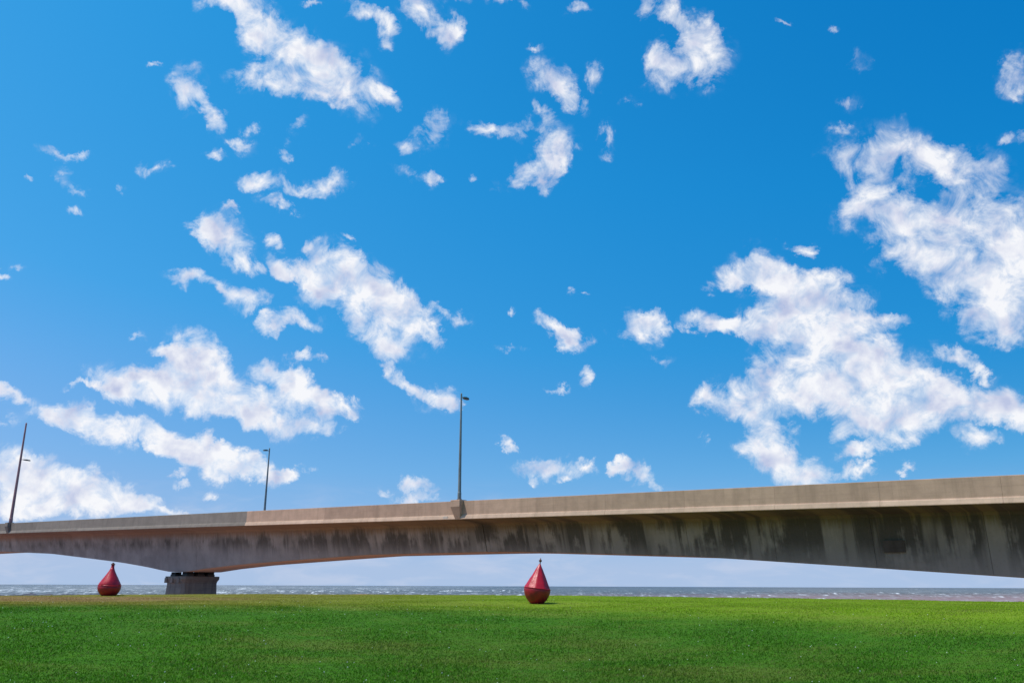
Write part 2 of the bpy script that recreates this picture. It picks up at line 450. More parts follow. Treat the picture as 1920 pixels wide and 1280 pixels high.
# streaks of broken water
f1 = t.noise(t.vmath('MULTIPLY', pos, (0.26, 0.045, 0)), 1.0, 6.0, 0.72).outputs[0]
f2 = t.noise(t.vmath('MULTIPLY', pos, (0.020, 0.012, 0)), 1.0, 2.0, 0.5).outputs[0]
f3 = t.noise(t.vmath('MULTIPLY', pos, (0.55, 0.09, 0)), 1.0, 5.0, 0.75).outputs[0]
leftness = t.step(px, -180.0, 60.0, to0=0.075, to1=0.0)
hgt = t.step(pz, -2.55, -2.05)
cap = t.math('ADD', t.math('MULTIPLY_ADD', f2, 0.35, f1), t.math('MULTIPLY_ADD', hgt, 0.05, leftness))
cap = t.math('MULTIPLY', t.step(cap, 0.770, 0.87), t.step(f3, 0.40, 0.55))
c = t.mix(t.math('MULTIPLY', t.step(f3, 0.47, 0.62), 0.6), wat, t.mix(0.5, wat, (0.50, 0.52, 0.53)))
c = t.mix(cap, c, (0.82, 0.82, 0.80))
t.set(b.inputs['Base Color'], c)
b.inputs['Roughness'].default_value = 0.38
b.inputs['IOR'].default_value = 1.33
b.inputs['Specular IOR Level'].default_value = 0.16
t.set(b.inputs['Normal'], t.n('Bump', {'Strength': 0.9, 'Distance': 0.35, 'Height': f3}))

M_rock, t, b = material('wet_reef_rock')
n1 = t.noise(t.n('NewGeometry').outputs['Position'], 0.5, 6.0, 0.7).outputs[0]
t.set(b.inputs['Base Color'], t.ramp(n1, [(0.3, (0.035, 0.035, 0.045)), (0.7, (0.13, 0.11, 0.12))]))
b.inputs['Roughness'].default_value = 0.7


def concrete(name, base, dark, warm=None, rough=0.92):
    """weathered cast concrete in the bridge's own coordinates (x along, z up)"""
    m, t, b = material(name)
    co = t.n('TexCoord').outputs['Object']
    rnd = t.n('ObjectInfo').outputs['Random']
    n1 = t.noise(co, 0.9, 6.0, 0.65).outputs[0]
    n2 = t.noise(co, 14.0, 5.0, 0.7).outputs[0]
    st = t.noise(t.vmath('MULTIPLY', co, (2.2, 2.2, 0.12)), 1.0, 6.0, 0.65).outputs[0]
    board = t.noise(t.vmath('MULTIPLY', co, (0.25, 0.25, 9.0)), 1.0, 3.0, 0.6).outputs[0]
    c = t.mix(t.step(n1, 0.3, 0.72), base, tuple(x * 0.80 for x in base))
    c = t.mix(t.math('MULTIPLY', t.step(st, 0.48, 0.72), 0.40), c, dark)
    c = t.mix(t.math('MULTIPLY', t.step(board, 0.5, 0.7), 0.22), c, dark)
    c = t.mix(t.math('MULTIPLY', t.step(n2, 0.55, 0.72), 0.35), c, dark)
    c = t.mix(1.0, c, t.ramp(rnd, [(0.0, 0.90), (1.0, 1.08)]), 'MULTIPLY')
    t.set(b.inputs['Base Color'], c)
    b.inputs['Roughness'].default_value = rough
    b.inputs['Specular IOR Level'].default_value = 0.2
    h = t.math('ADD', n2, t.math('MULTIPLY', n1, 2.0))
    t.set(b.inputs['Normal'], t.n('Bump', {'Strength': 0.35, 'Distance': 0.02, 'Height': h}))
    return m


M_tan = concrete('parapet_tan_concrete', (0.53, 0.35, 0.25), (0.27, 0.18, 0.125))
M_grey = concrete('parapet_grey_concrete', (0.26, 0.22, 0.185), (0.16, 0.135, 0.11))
M_lip = concrete('parapet_foot_concrete', (0.62, 0.43, 0.31), (0.36, 0.25, 0.175))
M_pier = concrete('pier_concrete', (0.235, 0.205, 0.175), (0.065, 0.055, 0.045))
M_darkconc = concrete('dark_pedestal', (0.10, 0.09, 0.08), (0.04, 0.035, 0.03))  # dark concrete of the bearing pedestals and the access panel
M_black = concrete('bearing_rubber', (0.03, 0.03, 0.03), (0.02, 0.02, 0.02))

# --- girder: mould and run-off on cast webs
SEG = 5.7
M_girder, t, b = material('girder_concrete')
co = t.n('TexCoord').outputs['Object']
gx, gy, gz = t.sep(co)
rnd = t.n('ObjectInfo').outputs['Random']
rs = t.math('SUBTRACT', rnd, 0.5)
drop = t.n('Attribute', attribute_name='drop').outputs['Fac']       # metres below the slab edge
soff = t.n('Attribute', attribute_name='soffit').outputs['Fac']
n1 = t.noise(co, 0.55, 6.0, 0.6).outputs[0]
n2 = t.noise(co, 9.0, 5.0, 0.7).outputs[0]
st1 = t.noise(t.comb(t.math('MULTIPLY', gx, 1.5), 0.0, t.math('MULTIPLY', gz, 0.10)), 1.0, 6.0, 0.68).outputs[0]
st2 = t.noise(t.comb(t.math('MULTIPLY', gx, 5.5), 3.0, t.math('MULTIPLY', gz, 0.22)), 1.0, 4.0, 0.65).outputs[0]
pat = t.noise(t.comb(t.math('MULTIPLY', gx, 0.42), 7.0, t.math('MULTIPLY', gz, 0.35)), 1.0, 4.0, 0.6).outputs[0]
near = t.step(gx, -60.0, 32.0, smooth=False)                         # landward end darker: more mould, and shade painted in with it
clean = t.mix(t.step(n1, 0.32, 0.68), (0.40, 0.37, 0.345), (0.25, 0.23, 0.215))
clean = t.mix(near, clean, (0.285, 0.285, 0.25))
# warm ochre under the slab, green towards the landward end
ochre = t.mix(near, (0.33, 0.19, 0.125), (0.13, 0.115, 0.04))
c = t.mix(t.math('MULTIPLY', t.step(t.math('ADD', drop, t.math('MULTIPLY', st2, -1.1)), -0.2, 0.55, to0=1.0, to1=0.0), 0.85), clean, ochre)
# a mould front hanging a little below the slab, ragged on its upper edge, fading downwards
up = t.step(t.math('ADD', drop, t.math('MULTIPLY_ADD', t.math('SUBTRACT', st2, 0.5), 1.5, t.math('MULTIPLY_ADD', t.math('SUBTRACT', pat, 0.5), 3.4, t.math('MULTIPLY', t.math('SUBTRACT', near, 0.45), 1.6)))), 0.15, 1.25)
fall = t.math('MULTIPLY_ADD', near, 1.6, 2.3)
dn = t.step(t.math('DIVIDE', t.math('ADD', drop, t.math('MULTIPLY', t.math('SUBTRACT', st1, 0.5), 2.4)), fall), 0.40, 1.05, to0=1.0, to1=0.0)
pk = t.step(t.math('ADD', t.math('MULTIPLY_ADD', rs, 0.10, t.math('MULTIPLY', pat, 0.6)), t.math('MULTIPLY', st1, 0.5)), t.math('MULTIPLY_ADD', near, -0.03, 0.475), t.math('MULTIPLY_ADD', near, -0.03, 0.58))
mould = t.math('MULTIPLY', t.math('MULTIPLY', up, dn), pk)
# where water sheds over a joint the web stays washed: pale upright bands
bnd = t.noise(t.comb(t.math('MULTIPLY', gx, 0.62), 11.0, t.math('MULTIPLY', gz, 0.06)), 1.0, 3.0, 0.55).outputs[0]
jn = t.math('ABSOLUTE', t.math('SUBTRACT', t.math('FRACT', t.math('DIVIDE', t.math('ADD', gx, 401.5), SEG)), 0.5))
bnd = t.math('MAXIMUM', t.step(bnd, 0.55, 0.62), t.math('MULTIPLY', t.step(t.math('MULTIPLY_ADD', t.math('SUBTRACT', st2, 0.5), 0.16, jn), 0.42, 0.47), 0.8))
mould = t.math('MULTIPLY', mould, t.math('SUBTRACT', 1.0, t.math('MULTIPLY', bnd, 0.75)))
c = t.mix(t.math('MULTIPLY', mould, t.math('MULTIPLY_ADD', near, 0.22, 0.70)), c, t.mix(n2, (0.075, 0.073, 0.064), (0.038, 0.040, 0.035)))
# rain-washed pale runs
wash = t.math('MULTIPLY', t.step(st2, 0.56, 0.68), t.step(drop, 0.2, 2.6, to0=0.55, to1=0.0))
c = t.mix(t.math('MULTIPLY', wash, t.math('MULTIPLY_ADD', near, -0.45, 0.85)), c, (0.38, 0.30, 0.23))
# grey-green bloom low on the web
c = t.mix(t.math('MULTIPLY', t.step(t.math('ADD', drop, n1), 2.0, 3.4), 0.35), c, t.mix(near, (0.29, 0.275, 0.275), (0.20, 0.21, 0.20)))
c = t.mix(t.math('MULTIPLY', t.step(n2, 0.55, 0.75), 0.30), c, (0.05, 0.048, 0.042))
# soffit in ochre: the warm bounced light is put into its colour
scol = t.mix(t.noise(t.vmath('MULTIPLY', co, (0.3, 2.5, 1)), 1.0, 5.0, 0.6).outputs[0], (0.76, 0.50, 0.35), (0.62, 0.40, 0.27))
c = t.mix(soff, c, scol)
c = t.mix(1.0, c, t.ramp(rnd, [(0.0, 0.86), (1.0, 1.10)]), 'MULTIPLY')
t.set(b.inputs['Base Color'], c)
b.inputs['Roughness'].default_value = 0.92
b.inputs['Specular IOR Level'].default_value = 0.2
t.set(b.inputs['Normal'], t.n('Bump', {'Strength': 0.4, 'Distance': 0.02, 'Height': t.math('ADD', n2, n1)}))

M_asphalt, t, b = material('asphalt')
n1 = t.noise(t.n('TexCoord').outputs['Object'], 30.0, 4.0, 0.7).outputs[0]
t.set(b.inputs['Base Color'], t.ramp(n1, [(0.3, 0.035), (0.7, 0.065)]))
b.inputs['Roughness'].default_value = 0.95


def metal(name, col, col2, rough=0.5, metallic=0.6, scale=3.0):
    m, t, b = material(name)
    n1 = t.noise(t.vmath('MULTIPLY', t.n('TexCoord').outputs['Object'], (1, 1, 0.35)), scale, 6.0, 0.7).outputs[0]
    t.set(b.inputs['Base Color'], t.mix(t.step(n1, 0.4, 0.65), col, col2))
    b.inputs['Roughness'].default_value = rough
    b.inputs['Metallic'].default_value = metallic
    return m


M_pole = metal('galvanised_pole', (0.24, 0.27, 0.28), (0.15, 0.17, 0.18), 0.6, 0.3)
M_rusty = metal('rust_brown_pole', (0.40, 0.20, 0.20), (0.25, 0.14, 0.145), 0.7, 0.1)
M_lamp = metal('lamp_housing', (0.13, 0.125, 0.10), (0.09, 0.085, 0.07), 0.5, 0.3)

M_red, t, b = material('weathered_red_paint')
co = t.n('TexCoord').outputs['Object']
n1 = t.noise(co, 2.5, 6.0, 0.65).outputs[0]
n2 = t.noise(co, 11.0, 5.0, 0.7).outputs[0]
c = t.mix(t.step(n1, 0.35, 0.7), (0.53, 0.004, 0.018), (0.41, 0.004, 0.015))
c = t.mix(t.math('MULTIPLY', t.step(n2, 0.62, 0.72), 0.55), c, (0.16, 0.03, 0.025))
c = t.mix(t.math('MULTIPLY', t.step(n2, 0.60, 0.66), t.step(n1, 0.5, 0.7)), c, (0.52, 0.12, 0.11))
t.set(b.inputs['Base Color'], c)
t.set(b.inputs['Roughness'], t.step(n2, 0.3, 0.7, to0=0.30, to1=0.55))
t.set(b.inputs['Normal'], t.n('Bump', {'Strength': 0.35, 'Distance': 0.03, 'Height': n1}))
M_redshade, t, b = material('shaded_red_underside')  # darker red: the shade under the hulls put into the colour
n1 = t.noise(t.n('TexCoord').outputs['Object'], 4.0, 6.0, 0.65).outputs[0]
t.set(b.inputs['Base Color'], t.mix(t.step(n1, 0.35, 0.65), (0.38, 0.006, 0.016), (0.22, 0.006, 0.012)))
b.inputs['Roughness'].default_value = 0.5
M_rust, t, b = material('rusty_iron')
n1 = t.noise(t.n('TexCoord').outputs['Object'], 12.0, 6.0, 0.65).outputs[0]
t.set(b.inputs['Base Color'], t.mix(n1, (0.20, 0.06, 0.04), (0.09, 0.04, 0.035)))
b.inputs['Roughness'].default_value = 0.8

# ------------------------------------------------------------------ terrain
# shoreline of the lawn: azimuth (degrees) -> distance of its lip from where one stands
EDGE = [(-180, 2600), (-130, 2200), (-100, 900), (-80, 260), (-60, 120), (-45, 92), (-36, 86), (-29.6, 85.1), (-24.3, 90.6),
        (-16.8, 98.8), (-9, 97.5), (-2, 94.4), (6, 88), (15.3, 81.3), (22, 75.5), (29.2, 71.3), (36, 70), (45, 74),
        (60, 95), (80, 220), (100, 900), (130, 2200), (180, 2600)]
EA, ER = np.array([e[0] for e in EDGE], float), np.array([e[1] for e in EDGE], float)


def edge_r(azd):
    k = np.interp(azd, EA, np.log(ER))
    return 0.6 * np.exp(k) * (1 + 0.006 * np.sin(azd * 1.9) + 0.004 * np.sin(azd * 4.3 + 1))


PLATEAU = 0.36


def lawn_z(x, y):
    r = np.hypot(x, y)
    tt = np.clip((r - 11.0) / (27.0 - 11.0), 0, 1)
    z = PLATEAU - 1.06 * (1 - tt * tt * (3 - 2 * tt))
    z = z + 0.010 * np.sin(x * 0.33 + 0.7) * np.sin(y * 0.27) + 0.006 * np.sin(x * 0.9 - y * 0.5)
    for bx, by, sg, k in ((0.8, 29.0, 2.2, 0.05), (-20.8, 46.1, 1.6, 0.03)):     # ground tilted up behind the buoys so their shadows show
        z = z + k * (y - by) * np.exp(-((x - bx) ** 2 + (y - by) ** 2) / (2 * sg * sg))
    return z


azs = np.concatenate([np.arange(-180, -50, 4.0), np.arange(-50, 50, 0.4), np.arange(50, 180, 4.0)])
er = edge_r(azs)
fr = np.concatenate([[0.0005], np.linspace(0.02, 1.0, 90)])
rr = er[None, :] * fr[:, None]
X = rr * np.sin(np.radians(azs))[None, :]
Y = rr * np.cos(np.radians(azs))[None, :]
Z = lawn_z(X, Y)
lawn = obj('lawn', mesh_np('lawn', np.stack([X, Y, Z], -1).reshape(-1, 3), grid_quads(len(fr), len(azs), True)[:, ::-1]), M_lawn, smooth=True)
tag(lawn, 'wide mown green lawn running out to the shore', 'lawn', kind='structure')

# bank below the lip, and the bed under the water
SEA = -2.5
offs = np.array([(0.0, 0.0), (0.35, -0.10), (0.9, -0.6), (2.2, -1.5), (4.5, -2.35), (9.0, -2.62), (26.0, -2.8), (44.0, -3.0), (70.0, -3.6), (150.0, -5.0)])
rb = er[None, :] + offs[:, :1]
XB = rb * np.sin(np.radians(azs))[None, :]
YB = rb * np.cos(np.radians(azs))[None, :]
ZB = np.repeat(offs[:, 1:2], len(azs), 1)
ZB = ZB + lawn_z(XB, YB) + np.where(offs[:, :1] > 0, 0.12 * np.sin(XB * 0.8) * np.cos(YB * 0.7), -0.004)
bank = obj('shore_bank', mesh_np('shore_bank', np.stack([XB, YB, ZB], -1).reshape(-1, 3), grid_quads(len(offs), len(azs), True)[:, ::-1]), M_bank, smooth=True)
tag(bank, 'red earth bank falling from the lawn to the sea', 'bank', kind='structure')

# sea: a fan of real waves out to the horizon
azw = np.concatenate([np.arange(-180, -48, 3.0), np.arange(-48, 48, 0.22), np.arange(48, 180, 3.0)])
rw = np.concatenate([np.arange(58, 640, 1.9), 640 * (70000 / 640.0) ** np.linspace(0, 1, 150)])
RR, AA = np.meshgrid(rw, np.radians(azw), indexing='ij')
X = RR * np.sin(AA)
Y = RR * np.cos(AA)
nrng = np.random.default_rng(3)
Z = np.zeros_like(X)
for k in range(26):
    wl = 5.0 * 1.105 ** k
    th = R(215) + nrng.normal(0, 0.45)
    ph = nrng.uniform(0, 6.28)
    q = (X * math.sin(th) + Y * math.cos(th)) * 2 * math.pi / wl + ph + 1.3 * np.sin(X / (wl * 3.1) + k) * np.cos(Y / (wl * 2.3))
    Z += 0.0105 * wl ** 0.62 * (1.0 - 2.0 * np.abs(np.sin(q / 2)) + 0.27)
Z *= np.clip(1.4 - RR / 2500.0, 0.15, 1.0) * np.clip((RR - 85) / 80, 0.12, 1.0)
Z += SEA
sea = obj('sea', mesh_np('sea', np.stack([X, Y, Z], -1).reshape(-1, 3), grid_quads(len(rw), len(azw), True)[:, ::-1]), M_sea, smooth=True)
tag(sea, 'choppy grey sea with whitecaps and brown shallows', 'sea', kind='structure')

# low reef awash off the left-hand shore
bm = bmesh.new()
for i in range(150):
    a = R(rng.uniform(-40, -24.6))
    r = rng.gauss(262, 5) + (a + R(31)) * 40
    s = rng.uniform(0.7, 2.1)
    mat = Matrix.Translation((r * math.sin(a), r * math.cos(a), SEA + 0.1)) @ Matrix.Rotation(rng.uniform(0, 6), 4, 'Z') @ Matrix.Diagonal((s * 2.4, s * 1.4, s * 0.48, 1))
    res = bmesh.ops.create_icosphere(bm, subdivisions=1, radius=1.0, matrix=mat)
    for v in res['verts']:
        v.co += Vector((rng.uniform(-.3, .3), rng.uniform(-.3, .3), rng.uniform(-.12, .12))) * s
reef = tag(obj('reef', bm, M_rock), 'dark low reef of rocks awash left of the bridge pier', 'reef', kind='structure')

# ------------------------------------------------------------------ grass (real blades; nobody could count them)
NB = 620000
gr = np.random.default_rng(11)
ga = gr.uniform(-43, 43, NB)
ge = edge_r(ga)
u = gr.uniform(0, 1, NB)
inv = np.where(gr.uniform(0, 1, NB) < 0.8, 1 / ge + u * (1 / 12.0 - 1 / ge), 1 / ge + u * (1 / 24.0 - 1 / ge))
gd = 1 / inv - 0.03
gx_ = gd * np.sin(np.radians(ga))
gy_ = gd * np.cos(np.radians(ga))
gz_ = lawn_z(gx_, gy_) - 0.004
hh = (0.024 + 0.028 * gr.uniform(0, 1, NB) ** 1.5) * np.interp(gd, [12, 20, 27, 34], [1.0, 0.95, 0.6, 0.55]) * (0.85 + 0.3 * np.sin(gx_ * 1.7 + np.sin(gy_ * 1.3)) * np.sin(gy_ * 1.1))
rim = np.clip((0.9 - (ge - gd)) / 0.9, 0, 1) * np.clip(np.sin(ga * 9.0) + np.sin(ga * 23.0 + 2) * 0.8 - 0.2, 0, 1.6)
hh *= 1 + 1.3 * rim                      # uncut tufts along the lip of the bank
ww = 0.0042 * (1 + gd * 0.075)
tw = gr.uniform(0, 2 * math.pi, NB)
ln = gr.normal(0, 0.55, (NB, 2)) * hh[:, None] + np.array([0.25, 0.05]) * hh[:, None]
V = np.empty((NB, 3, 3), np.float32)
V[:, 0] = np.stack([gx_ - np.cos(tw) * ww, gy_ - np.sin(tw) * ww, gz_], -1)
V[:, 1] = np.stack([gx_ + np.cos(tw) * ww, gy_ + np.sin(tw) * ww, gz_], -1)
V[:, 2] = np.stack([gx_ + ln[:, 0], gy_ + ln[:, 1], gz_ + hh], -1)
gm = bpy.data.meshes.new('grass')
gm.vertices.add(NB * 3)
gm.vertices.foreach_set('co', V.ravel())
gm.loops.add(NB * 3)
gm.loops.foreach_set('vertex_index', np.arange(NB * 3, dtype=np.int32))
gm.polygons.add(NB)
gm.polygons.foreach_set('loop_start', np.arange(NB, dtype=np.int32) * 3)
gm.update(calc_edges=True)
at = gm.attributes.new('tone', 'FLOAT', 'FACE')
at.data.foreach_set('value', gr.uniform(0, 1, NB).astype(np.float32))
tag(obj('grass', gm, M_blade), 'short green grass blades covering the lawn', 'grass', kind='stuff')

# scattered clover heads
bm = bmesh.new()
for i in range(260):
    a = R(rng.uniform(-36, 30) if rng.random() < 0.75 else rng.uniform(-36, 0))
    d = rng.uniform(13.5, 25.0) if rng.random() < 0.9 else rng.uniform(24, 32)
    x, y = d * math.sin(a), d * math.cos(a)
    s = rng.uniform(0.005, 0.010)
    bmesh.ops.create_icosphere(bm, subdivisions=1, radius=s, matrix=Matrix.Translation((x, y, float(lawn_z(x, y)) + 0.055)))
tag(obj('clover_flowers', bm, M_flower), 'tiny white clover heads dotted over the near lawn', 'flowers', kind='stuff')

# ------------------------------------------------------------------ bridge, in its own frame: x along it (landward), y across, z up
BR = empty('bridge', (-2.9157, 63.7420, 0), (0, 0, math.atan2(-0.63671974, 0.7710953)))
tag(BR, 'long weathered concrete box girder bridge crossing above the shore', 'bridge')
P_H = 1.3
DECK_W = 10.6


def z_top(x):                      # top of the parapet
    return 6.9207 - 0.022407 * x - 1.386e-5 * x * x


PIERS = [-138.5, -45.3, 47.0]
TAB = [(0, 4.38), (1.9, 4.36), (6, 3.95), (12, 3.5), (22, 2.97), (30.6, 2.53), (45, 2.26), (60, 2.2)]


def depth(x):
    tt = min(abs(x - p) for p in PIERS)
    return float(np.interp(tt, [a for a, _ in TAB], [b_ for _, b_ in TAB]))


def girder_segment(x0, x1):
    """closed box-girder segment with its slab wings"""
    me = bmesh.new()
    lay = me.verts.layers.float.new('drop')
    xs = [x0 + (x1 - x0) * k / 3 for k in range(4)]
    jog = rng.uniform(-0.006, 0.006)
    rings = []
    for x in xs:
        zb = z_top(x) - P_H
        D = depth(x)
        wing = 0.22
        pts = [(0.03, 0.0), (0.03, 0.26), (10.57, 0.26), (10.57, 0.0), (9.2, -0.09), (8.0, -wing), (7.86, -wing - 0.16),
               (7.34, -D + 0.05), (7.28, -D), (3.32 + jog, -D), (3.26 + jog, -D + 0.05), (2.74 + jog, -wing - 0.16), (2.6 + jog, -wing), (1.4, -0.09)]
        ring = []
        for (y, z) in pts:
            v = me.verts.new((x, y, zb + z))
            v[lay] = max(0.0, -z)
            ring.append(v)
        rings.append(ring)
    n = len(rings[0])
    slay = me.faces.layers.float.new('soffit')
    for a, b_ in zip(rings, rings[1:]):
        for i in range(n):
            j = (i + 1) % n
            f = me.faces.new((a[i], a[j], b_[j], b_[i]))
            if i == 8:
                f[slay] = 1.0
    me.faces.new(rings[0][::-1])
    me.faces.new(rings[-1])
    return me


XJ = [-1.3 + SEG * k for k in range(-33, 12)]
for x0, x1 in zip(XJ, XJ[1:]):
    g0 = 0.035 if abs(x0 + 1.3) < 0.01 else 0.009
    g1 = 0.035 if abs(x1 + 1.3) < 0.01 else 0.009
    obj('girder_segment', girder_segment(x0 + g0, x1 - g1), M_girder, BR)

# parapet panels, near and far, each with its splayed foot
PANELS = [0.2 + SEG * k for k in range(-33, 12)]


def parapet_panel(x0, x1, far):
    me = bmesh.new()
    secs = []
    for x in (x0, x1):
        zb = z_top(x) - P_H
        pts = [(0.035, 0.265), (0.06, 0.30), (0.07, P_H - 0.02), (0.09, P_H), (0.27, P_H), (0.29, P_H - 0.02), (0.33, 0.75), (0.46, 0.5), (0.48, 0.265)]
        secs.append([(x, (DECK_W - y if far else y), zb + z) for y, z in pts])
    bm_loft(me, secs)
    return me


def parapet_foot(x0, x1, far):
    me = bmesh.new()
    secs = []
    for x in (x0, x1):
        zb = z_top(x) - P_H
        pts = [(-0.075, -0.03), (-0.08, 0.0), (-0.01, 0.235), (0.034, 0.262), (0.028, 0.10), (0.028, -0.03)]
        secs.append([(x, (DECK_W - y if far else y), zb + z) for y, z in pts])
    bm_loft(me, secs)
    return me


for far in (False, True):
    for x0, x1 in zip(PANELS, PANELS[1:]):
        g0 = 0.004
        p = obj('parapet_panel', parapet_panel(x0 + g0, x1 - g0, far), M_grey if x1 < -27.9 else M_tan, BR)
        obj('parapet_foot', parapet_foot(x0 + 0.006, x1 - 0.006, far), M_grey if x1 < -27.9 else M_lip, p)

# road surface
me = bmesh.new()
secs = []
for x in np.linspace(XJ[0] + 0.3, XJ[-1] - 0.3, 40):
    zb = z_top(x) - P_H + 0.264
    secs.append([(x, 0.5, zb), (x, 0.5, zb + 0.05), (x, DECK_W / 2, zb + 0.10), (x, DECK_W - 0.5, zb + 0.05), (x, DECK_W - 0.5, zb)])
bm_loft(me, secs)
obj('road_surface', me, M_asphalt, BR)


def lamp_bracket(x, far):
    """corbelled pilaster on the outer face of the parapet that carries a lamp post"""
    me = bmesh.new()
    zt = z_top(x)
    w0, w1 = 0.46, 0.25
    prof = [(0.40, 0.06, w0), (-0.36, 0.06, w0), (-0.38, 0.03, w0), (-0.38, -0.44, w0), (-0.085, -1.30, w1), (0.40, -1.30, w1)]
    rings = []
    for s in (-1, 1):
        rings.append([me.verts.new((x + s * w, (DECK_W - y if far else y), zt + z)) for y, z, w in prof])
    n = len(prof)
    for i in range(n):
        j = (i + 1) % n
        me.faces.new((rings[0][i], rings[0][j], rings[1][j], rings[1][i]))
    me.faces.new(rings[0][::-1])
    me.faces.new(rings[1])
    return bevel(obj('lamp_bracket', me, M_grey if x < -28 else M_tan, BR), 0.015)


# pale mortar repair on the parapet foot, and a bricked-up access opening in the web
q = bmesh.new()
bm_box(q, (-2.55, -0.058, z_top(-2.55) - P_H + 0.115), (0.50, 0.035, 0.17))
M_patch = concrete('mortar_patch', (0.60, 0.50, 0.42), (0.45, 0.36, 0.28))
obj('mortar_repair', q, M_patch, BR)
q = bmesh.new()
secs = []
for x in (27.75, 28.85):
    secs.append([(x, 2.890, 3.37), (x, 2.978, 2.73), (x, 3.05, 2.73), (x, 2.95, 3.37)])
bm_loft(q, secs)
obj('access_panel', q, M_darkconc, BR)

lamp_bracket(-1.30, False)
lamp_bracket(-82.2, False)
lamp_bracket(-40.6, True)


# piers
def pier(xc, base):
    zs = z_top(xc) - P_H - depth(xc)
    ztop = zs - 0.44
    col = bmesh.new()
    y0, y1 = 3.05, 7.2

    def sec(z, hx, e):
        c = 0.30
        X0, X1, Y0, Y1 = xc - hx, xc + hx, y0 - e, y1 + e
        return [(X0 + c, Y0, z), (X1 - c, Y0, z), (X1, Y0 + c, z), (X1, Y1 - c, z), (X1 - c, Y1, z), (X0 + c, Y1, z), (X0, Y1 - c, z), (X0, Y0 + c, z)]
    bm_loft(col, [sec(base, 2.15, 0.35), sec(ztop - 0.72, 1.72, 0.0)])
    o = obj('pier', col, M_pier, BR)
    cap = bmesh.new()
    bm_loft(cap, [sec(ztop - 0.72, 1.73, 0.01), sec(ztop - 0.55, 1.76, 0.04), sec(ztop - 0.30, 1.92, 0.16), sec(ztop, 1.92, 0.16)])
    bevel(obj('pier_cap', cap, M_pier, o), 0.02)
    for bx_ in (-1.15, 1.15):
        for by in (3.85, 5.15, 6.35):
            q = bmesh.new()
            bm_box(q, (xc + bx_, by, ztop + 0.10), (0.95, 0.80, 0.20))
            obj('bearing_pedestal', q, M_darkconc, o)
            q = bmesh.new()
            z0, z1 = ztop + 0.20, zs - 0.002
            bm_box(q, (xc + bx_, by, (z0 + z1) / 2), (0.85, 0.7, z1 - z0))
            obj('bearing', q, M_black, o)
    # jacking corbels on the outer face
    for cx_ in (-1.35, -0.2, 1.1):
        q = bmesh.new()
        bm_box(q, (xc + cx_, y0 - 0.10, ztop - 0.42), (0.42, 0.36, 0.50))
        bevel(obj('jacking_corbel', q, M_pier, o), 0.02)
    return o


pier(-45.0, -6.5)
pier(-138.5, -7.5)
pier(47.0, -1.5)
# abutment at the landward end
q = bmesh.new()
xe = XJ[-1]
bm_box(q, (xe + 1.6, DECK_W / 2, 1.5), (3.0, DECK_W - 0.4, 5.6))
obj('abutment', q, M_pier, BR)

# ------------------------------------------------------------------ lamp posts on the parapets
BM = Matrix.Translation(BR.location) @ Matrix.Rotation(BR.rotation_euler.z, 4, 'Z')


def lamp_post(name, x, y, zbase, height, head_z, side, arm, matp, label, r0=0.10, r1=0.048, group=None, straight=True):
    loc = BM @ Vector((x, y, zbase))
    e = empty(name, loc, (0, 0, BR.rotation_euler.z))
    tag(e, label, 'lamp post', group)
    q = bmesh.new()
    bm_box(q, (0, 0, 0.02), (0.30, 0.30, 0.04))
    obj('base_plate', q, matp, e)
    for sx_ in (-1, 1):
        for sy_ in (-1, 1):
            q = bmesh.new()
            bm_tube(q, (sx_ * 0.115, sy_ * 0.115, 0.04), (sx_ * 0.115, sy_ * 0.115, 0.10), 0.018, 0.018, 6)
            obj('anchor_bolt', q, M_rust, e)
    q = bmesh.new()
    rings = [(r0 * 1.15, 0.04), (r0 * 1.15, 0.55), (r0, 0.60), (r0 * 0.5 + r1 * 0.5, height * 0.5), (r1, height), (r1 * 0.5, height + 0.05)]
    bm_lathe(q, rings, 14)
    obj('pole', q, matp, e, smooth=False)
    # luminaire: short arm and flat wedge head
    q = bmesh.new()
    bm_tube(q, (0, 0, head_z), (0, side * arm * 0.35, head_z + 0.02), 0.035, 0.035, 8)
    a = obj('arm', q, matp, e)
    q = bmesh.new()
    y0, y1 = side * arm * 0.28, side * arm
    secs = []
    for yy, w, zt_, zb_ in ((y0, 0.07, 0.07, -0.04), (y0 * 0.6 + y1 * 0.4, 0.16, 0.09, -0.07), (y1 * 0.9 + y0 * 0.1, 0.15, 0.05, -0.08), (y1, 0.10, 0.0, -0.08)):
        secs.append([(-w, yy, head_z + zb_), (w, yy, head_z + zb_), (w * 0.8, yy, head_z + zt_), (-w * 0.8, yy, head_z + zt_)])
    bm_loft(q, secs)
    obj('luminaire', q, M_lamp, e)
    return e


lamp_post('lamp_post', -1.33, 0.12, z_top(-1.3) + 0.062, 8.05, 7.78, 1, 0.80, M_pole,
          'slim grey lamp post on the bracket at the middle of the parapet', r0=0.125, r1=0.06, group='lamp posts along the bridge')
lamp_post('lamp_post', -40.6, DECK_W - 0.12, z_top(-40.6) + 0.062, 8.0, 7.72, -1, 0.80, M_pole,
          'slim grey lamp post rising behind the parapet, lamp head pointing left', r0=0.13, r1=0.065, group='lamp posts along the bridge')
lamp_post('mast', -82.2, 0.12, z_top(-82.2) + 0.062, 13.3, 8.35, 1, 1.25, M_rusty,
          'tall brownish mast at the left end with a small lamp halfway up', r0=0.20, r1=0.10)


# ------------------------------------------------------------------ buoys laid up on the lawn
def dent(bm, amp, freq, seed):
    for v in bm.verts:
        p = v.co * freq + Vector((seed, seed * 2, seed * 3))
        k = mnoise.fractal(p, 1.0, 2.0, 3)
        r = Vector((v.co.x, v.co.y, 0))
        if r.length > 0.02:
            v.co += r.normalized() * k * amp


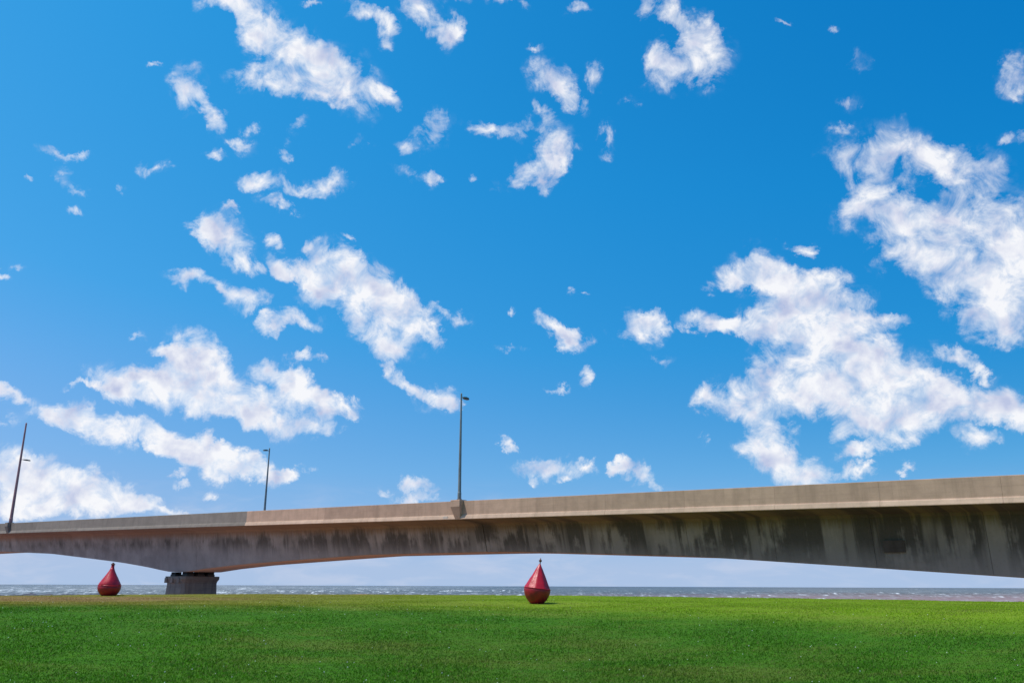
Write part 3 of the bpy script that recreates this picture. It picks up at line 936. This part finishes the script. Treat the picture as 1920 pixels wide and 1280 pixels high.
def buoy_conical():
    x, y = 1.33 * 0.6, 48.4 * 0.6
    e = empty('buoy', (x, y, float(lawn_z(x, y)) - 0.02), (R(1.5), R(6.5), R(20)))
    e.scale = (0.6, 0.6, 0.6)
    tag(e, 'faceted red cone buoy with a ball topmark leaning right on the lawn', 'buoy')
    q = bmesh.new()
    bm_lathe(q, [(0.27, 0.0), (0.31, 0.02), (0.44, 0.12), (0.57, 0.28), (0.66, 0.46), (0.705, 0.62), (0.715, 0.74), (0.70, 0.80)], 40)
    dent(q, 0.012, 2.0, 4)
    obj('hull', q, M_redshade, e, smooth=True)
    q = bmesh.new()
    prof = [(0.712 - (0.712 - 0.045) * k / 14, 0.83 + 1.27 * k / 14) for k in range(15)]
    seg = 60
    rings = []
    for r, z in prof:                     # nine flat rolled plates with soft corners
        ring = []
        for i in range(seg):
            a = 2 * math.pi * i / seg
            ph = (a * 9 / (2 * math.pi)) % 1.0
            k = math.cos(math.pi / 9) / math.cos((ph - 0.5) * 2 * math.pi / 9)
            rr_ = r * (1 + (k - 1) * 0.8 + 0.02)
            ring.append(q.verts.new((rr_ * math.cos(a), rr_ * math.sin(a), z)))
        rings.append(ring)
    for a, b_ in zip(rings, rings[1:]):
        for i in range(seg):
            j = (i + 1) % seg
            q.faces.new((a[i], a[j], b_[j], b_[i]))
    q.faces.new(rings[-1])
    q.faces.new(rings[0][::-1])
    dent(q, 0.020, 2.6, 9)
    cone = obj('cone', q, M_red, e, smooth=True)
    cone.data.set_sharp_from_angle(angle=R(40))
    q = bmesh.new()
    bm_lathe(q, [(0.705, 0.785), (0.724, 0.792), (0.726, 0.832), (0.700, 0.842)], 40, False, False)
    obj('seam_band', q, M_red, e, smooth=True)
    q = bmesh.new()
    bm_tube(q, (0, 0, 2.08), (0, 0, 2.24), 0.030, 0.026, 10)
    rod = obj('topmark_rod', q, M_rust, e)
    q = bmesh.new()
    bm_lathe(q, [(0.02, 2.20), (0.065, 2.225), (0.085, 2.27), (0.07, 2.315), (0.03, 2.35), (0.012, 2.43)], 14)
    obj('topmark', q, M_rust, rod, smooth=True)


def buoy_teardrop():
    x, y = -34.5 * 0.6, 76.9 * 0.6
    e = empty('buoy', (x, y, float(lawn_z(x, y)) - 0.02), (R(2), R(1.5), R(40)))
    e.scale = (0.6, 0.6, 0.6)
    tag(e, 'dented red teardrop buoy with a flanged neck left of the bridge pier', 'buoy')
    q = bmesh.new()
    bm_lathe(q, [(0.50, 0.0), (0.56, 0.03), (0.72, 0.17), (0.86, 0.38), (0.925, 0.60), (0.93, 0.74), (0.905, 0.86)], 48)
    dent(q, 0.03, 1.2, 2)
    obj('hull', q, M_redshade, e, smooth=True)
    q = bmesh.new()
    pr = [(0.915, 0.84), (0.86, 1.0), (0.78, 1.15), (0.68, 1.32), (0.57, 1.5), (0.46, 1.68), (0.36, 1.86), (0.26, 2.04), (0.185, 2.2), (0.14, 2.34)]
    bm_lathe(q, pr, 48)
    for v in q.verts:                      # crumpled front
        k = mnoise.fractal(v.co * 1.7 + Vector((5, 1, 2)), 1.0, 2.0, 4)
        ridge = 1 - abs(mnoise.noise(v.co * 2.6 + Vector((1, 7, 3)))) * 2
        r = Vector((v.co.x, v.co.y, 0))
        w = max(0.0, 1 - (v.co.z - 0.9) / 1.2)
        v.co += r.normalized() * (0.045 * k + 0.05 * max(0, ridge - 0.45)) * w
    obj('cone', q, M_red, e, smooth=True)
    q = bmesh.new()
    bm_lathe(q, [(0.905, 0.80), (0.935, 0.82), (0.930, 0.88), (0.90, 0.90)], 48, False, False)
    dent(q, 0.035, 1.2, 2)
    obj('seam_band', q, M_red, e, smooth=True)
    q = bmesh.new()
    bm_lathe(q, [(0.15, 2.30), (0.135, 2.36), (0.125, 2.58)], 20)
    neck = obj('neck', q, M_red, e, smooth=True)
    q = bmesh.new()
    bm_lathe(q, [(0.12, 2.56), (0.17, 2.58), (0.175, 2.63), (0.16, 2.65), (0.10, 2.66), (0.08, 2.74), (0.04, 2.76)], 20)
    obj('flange', q, M_rust, neck)


buoy_conical()
buoy_teardrop()
